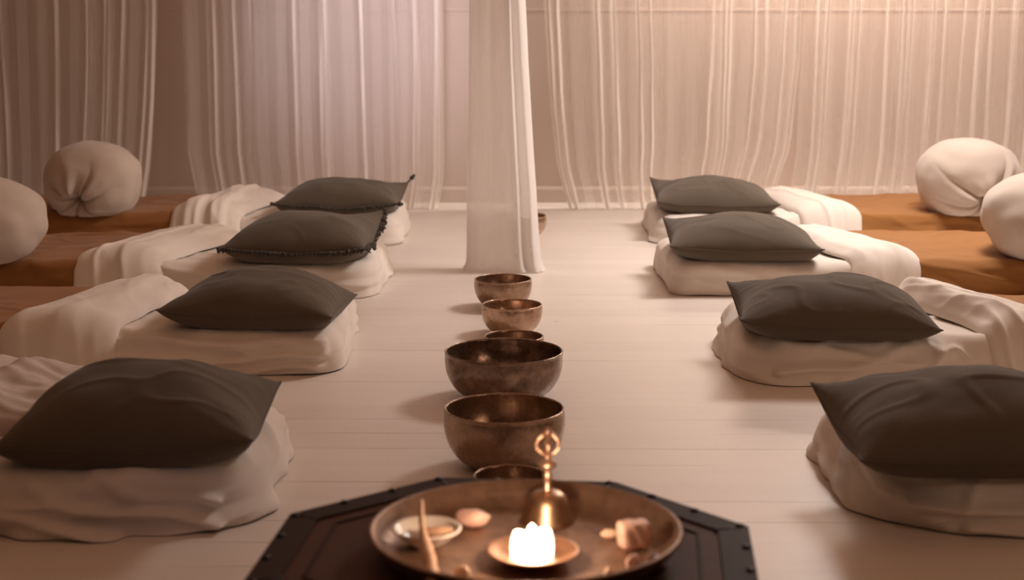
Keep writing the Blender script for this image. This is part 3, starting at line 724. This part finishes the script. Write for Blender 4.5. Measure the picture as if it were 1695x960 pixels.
# white dish with a piece of incense
dp = [(0, .0), (.024, 0), (.028, .003), (.044, .016), (.054, .026), (.0575, .0275), (.058, .030), (.0555, .0315), (.050, .028), (.040, .018), (.026, .0065), (0, .0055)]
dish = MB().lathe(dp, 72).build('ceramic_dish', M['ceramic']); dish.location = (-.141, 2.475, TF)
tag(dish, 'small white glazed dish on the left of the tray', 'dish')
def rock(name, mat, c, size, seed, label, cat, rough=.22, n=22, group=None, rz=0, cube=False):
    rn = random.Random(seed); planes = [Vector((rn.gauss(0, 1), rn.gauss(0, 1), rn.gauss(0, 1))).normalized() for _ in range(14)]
    ds = [rn.uniform(.72, .98) for _ in planes]
    def nz(d):
        if cube: return (abs(d.x)**7+abs(d.y)**7+abs(d.z)**7)**(-1/7)*(1+.03*math.sin(9*d.x+4*d.z))
        r = 1.0
        for p, q in zip(planes, ds):
            k_ = d.dot(p)
            if k_ > .05: r = min(r, q/k_)
        return r*(1+rough*.3*rn.uniform(-.1, .1))
    m = MB().ball((0, 0, 0), 1, n, size, nz)
    zmin = min(v[2] for v in m.v)
    o = m.build(name, mat); o.location = (c[0], c[1], c[2]-zmin); o.rotation_euler = (0, 0, rz)
    return tag(o, label, cat, group)
rock('incense_chunk', M['twig'], (-.122, 2.472, TF+.0125), (.031, .013, .010), 3, 'brown oval incense chunk lying in the white dish', 'incense')
rock('crystal', M['salt'], (-.068, 2.565, TF), (.032, .020, .017), 5, 'flat pinkish stone between the white dish and the bell', 'crystal', group='stones on the tray')
rock('crystal', M['salt'], (.200, 2.462, TF), (.0255, .019, .022), 9, 'chunky pale pink cube crystal on the right of the tray', 'crystal', n=40, group='stones on the tray', rz=.25, cube=True)
rock('crystal', M['peach'], (.163, 2.508, TF), (.016, .010, .008), 11, 'small peach crystal touching the cube crystal on its left', 'crystal', group='stones on the tray')
rock('crystal', M['salt'], (.190, 2.348, TF), (.010, .022, .014), 13, 'slim rosy crystal in front of the cube crystal', 'crystal', rz=-.5, group='stones on the tray')
rock('crystal', M['peach'], (.150, 2.322, TF), (.008, .009, .009), 15, 'tiny round peach stone at the bottom right of the candle', 'crystal', group='stones on the tray')
rock('crystal', M['peach'], (-.077, 2.318, TF), (.013, .012, .011), 17, 'small round peach stone at the bottom left of the candle', 'crystal', group='stones on the tray')
rock('seed_pod', M['pod'], (.222, 2.335, TF), (.022, .026, .016), 19, 'dark brown seed pod near the right rim of the tray', 'pod')
# twig resting on the dish rim
tw = MB(); rn = random.Random(3)
pts = [(-.118, 2.235, TF+.018), (-.122, 2.28, TF+.0165), (-.127, 2.325, TF+.023), (-.134, 2.365, TF+.027), (-.1395, 2.395, TF+.033), (-.146, 2.44, TF+.041), (-.150, 2.49, TF+.050), (-.152, 2.53, TF+.057)]
rad = [.0105, .012, .0105, .0115, .0085, .0052, .0048, .0036]
P2, R2 = [], []
for i in range(len(pts)-1):
    for t in (0, .34, .67):
        P2.append(Vector(pts[i]).lerp(Vector(pts[i+1]), t)); R2.append((rad[i]*(1-t)+rad[i+1]*t)*rn.uniform(.9, 1.1))
P2.append(Vector(pts[-1])); R2.append(rad[-1])
o = tw.tube(P2, R2, 12).build('twig', M['twig']); set_base(o, pts[0]); tag(o, 'knotty pale wooden twig leaning across the rim of the white dish', 'twig')
# candle on its copper saucer
cd = [(0, 0), (.030, 0), (.036, .002), (.058, .009), (.070, .017), (.0735, .018), (.074, .0205), (.070, .021), (.056, .0125), (.034, .0055), (0, .005)]
sauc = MB().lathe(cd, 72).build('candle_saucer', M['copper_dish']); sauc.location = (.033, 2.397, TF)
tag(sauc, 'shallow copper saucer under the burning candle', 'saucer')
candle = thing('candle', 'short white candle burning brightly in the middle of the tray', 'candle', (.032, 2.397, TF+.0052))
def wobc(r, z, t):
    k_ = smooth(.024, .040, z)
    return r*(1+.05*math.sin(3*t+.4)*float(k_)), z+float(k_)*(.004*math.sin(2*t+.9)+.002*math.sin(3*t))
MB().lathe([(0, 0), (.031, 0), (.0335, .003), (.0345, .018), (.0335, .030), (.030, .039), (.026, .0415), (.021, .039), (.012, .035), (0, .034)], 48, wob=wobc).build('wax', M['wax'], candle)
wk = MB().tube([(0, 0, .032), (.001, 0, .040), (.002, .001, .045)], .0012, 6).build('wick', M['wick'], candle)
MB().lathe([(0, .040), (.005, .042), (.0075, .046), (.0065, .051), (.003, .055), (0, .058)], 20).build('flame', M['flame'], wk)
# hand bell with an ornate handle
bell = thing('hand_bell', 'bronze hand bell with a looped copper handle behind the candle', 'bell', (.061, 2.595, TF))
bz = [(.047, .0), (.0475, .002), (.043, .009), (.0385, .020), (.036, .032), (.032, .044), (.024, .051), (.012, .0545), (0, .055), ]
bi = [(0, .051), (.022, .047), (.031, .038), (.035, .025), (.0395, .012), (.0445, .0)]
MB().lathe(bz, 64).build('bell_body', M['bell'], bell)
h = MB()
h.lathe([(0, .053), (.0075, .054), (.0085, .058), (.006, .062), (.0062, .078), (.0085, .081), (.0062, .085), (.0065, .094), (.0145, .097), (.0165, .102), (.0145, .107), (.007, .110), (.0068, .116), (.0055, .121)], 24)
hd = h.build('handle', M['copper'], bell); hd['label'] = 'copper handle with a beaded collar'
lp = MB()
for q in range(4):
    a = q*PI/2
    pr = [(.003, .118), (.012, .123), (.0185, .131), (.0195, .139), (.0165, .147), (.0095, .153), (.003, .156)]
    lp.tube([(r_*math.cos(a), r_*math.sin(a), z_) for r_, z_ in pr], .0036, 8)
lp.ball((0, 0, .138), .0062, 12, (1, 1, 1.7))
lp.build('prongs', M['copper'], hd)
MB().lathe([(0, .150), (.004, .152), (.0062, .158), (.0055, .163), (0, .167)], 16).build('finial', M['copper'], hd)

# ------------------------------------------------------------------ camera
cam = bpy.data.cameras.new('camera'); co = bpy.data.objects.new('camera', cam); COL.objects.link(co)
cam.sensor_width = 36; cam.lens = 36*2600/1695; cam.clip_start = .05
co.location = (0, 0, 1.15); co.rotation_euler = (PI/2-math.atan(480/2600), 0, 0)
cam.dof.use_dof = True; cam.dof.focus_distance = 5.0; cam.dof.aperture_fstop = 3.2
SC.camera = co

# ------------------------------------------------------------------ light
def area(name, loc, target, size, power, color, sy=None, spread=180):
    l = bpy.data.lights.new(name, 'AREA'); l.energy = power; l.color = color; l.size = size
    if sy: l.shape = 'RECTANGLE'; l.size_y = sy
    l.spread = spread*DEG
    o = bpy.data.objects.new(name, l); COL.objects.link(o); o.location = loc
    o.rotation_euler = (Vector(target)-Vector(loc)).to_track_quat('-Z', 'Y').to_euler(); return o
def spot(name, loc, target, power, color, angle, blend=.6, rad=.08):
    l = bpy.data.lights.new(name, 'SPOT'); l.energy = power; l.color = color; l.spot_size = angle*DEG; l.spot_blend = blend; l.shadow_soft_size = rad
    o = bpy.data.objects.new(name, l); COL.objects.link(o); o.location = loc
    o.rotation_euler = (Vector(target)-Vector(loc)).to_track_quat('-Z', 'Y').to_euler(); return o
area('key_lamp', (1.9, 6.7, 2.4), (1.5, 6.4, 0), .8, 80, (1, .91, .86))
area('ceiling_fill', (0, 4.2, 2.58), (0, 4.2, 0), 6.5, 30, (1, .50, .28), 7.5)  # added overhead fill in place of warm ambient bounce
spot('right_lamp_one', (3.9, .3, 1.75), (-.2, 5.2, 0), 46, (1, .66, .46), 34, 1, .08)
spot('right_lamp_two', (4.1, .9, 1.7), (-.2, 5.4, 0), 36, (1, .66, .46), 34, 1, .08)
area('curtain_lights', (2.0, 8.90, 2.1), (2.0, 8.80, 0), 2.6, 64, (1, .86, .76), .05)
spot('cool_wall_fill', (-.55, 6.5, 2.3), (-.75, 8.9, 1.05), 230, (.93, .86, 1.0), 38, 1, .2)  # added cool spot inside the room, lightens the back wall; no window here
spot('right_curtain_fill', (3.9, 5.4, 1.7), (-.05, 6.6, .75), 120, (1, .88, .80), 22, 1, .12)  # added narrow spot that brightens the hanging curtain from the right
spot('left_front_fill', (-1.3, 4.0, 2.35), (-.10, 6.66, .62), 42, (1, .86, .80), 17, 1, .15)  # added soft fill for the dim left part of the hanging curtain
spot('cool_sheet_fill', (.7, 1.0, 1.9), (-.72, 3.32, .08), 7, (.72, .78, 1.0), 13, 1, .1)  # added weak cool spot tinting the nearest left mattress; no doorway there
spot('left_wall_glow', (-1.6, 5.2, 2.4), (-2.0, 9, 1.2), 12, (1, .66, .44), 60, 1, .2)
pl = bpy.data.lights.new('candle_light', 'POINT'); pl.energy = 2.1; pl.color = (1, .70, .47); pl.shadow_soft_size = .02
po = bpy.data.objects.new('candle_light', pl); COL.objects.link(po); po.location = (.033, 2.397, TF+.085)
w = bpy.data.worlds.new('world'); SC.world = w; w.use_nodes = True
w.node_tree.nodes['Background'].inputs[0].default_value = (1, .5, .3, 1); w.node_tree.nodes['Background'].inputs[1].default_value = .02

SC.view_settings.view_transform = 'Standard'; SC.view_settings.look = 'None'
SC.view_settings.exposure = 0; SC.view_settings.gamma = 1
SC.cycles.transparent_max_bounces = 40
SC.cycles.use_denoising = True
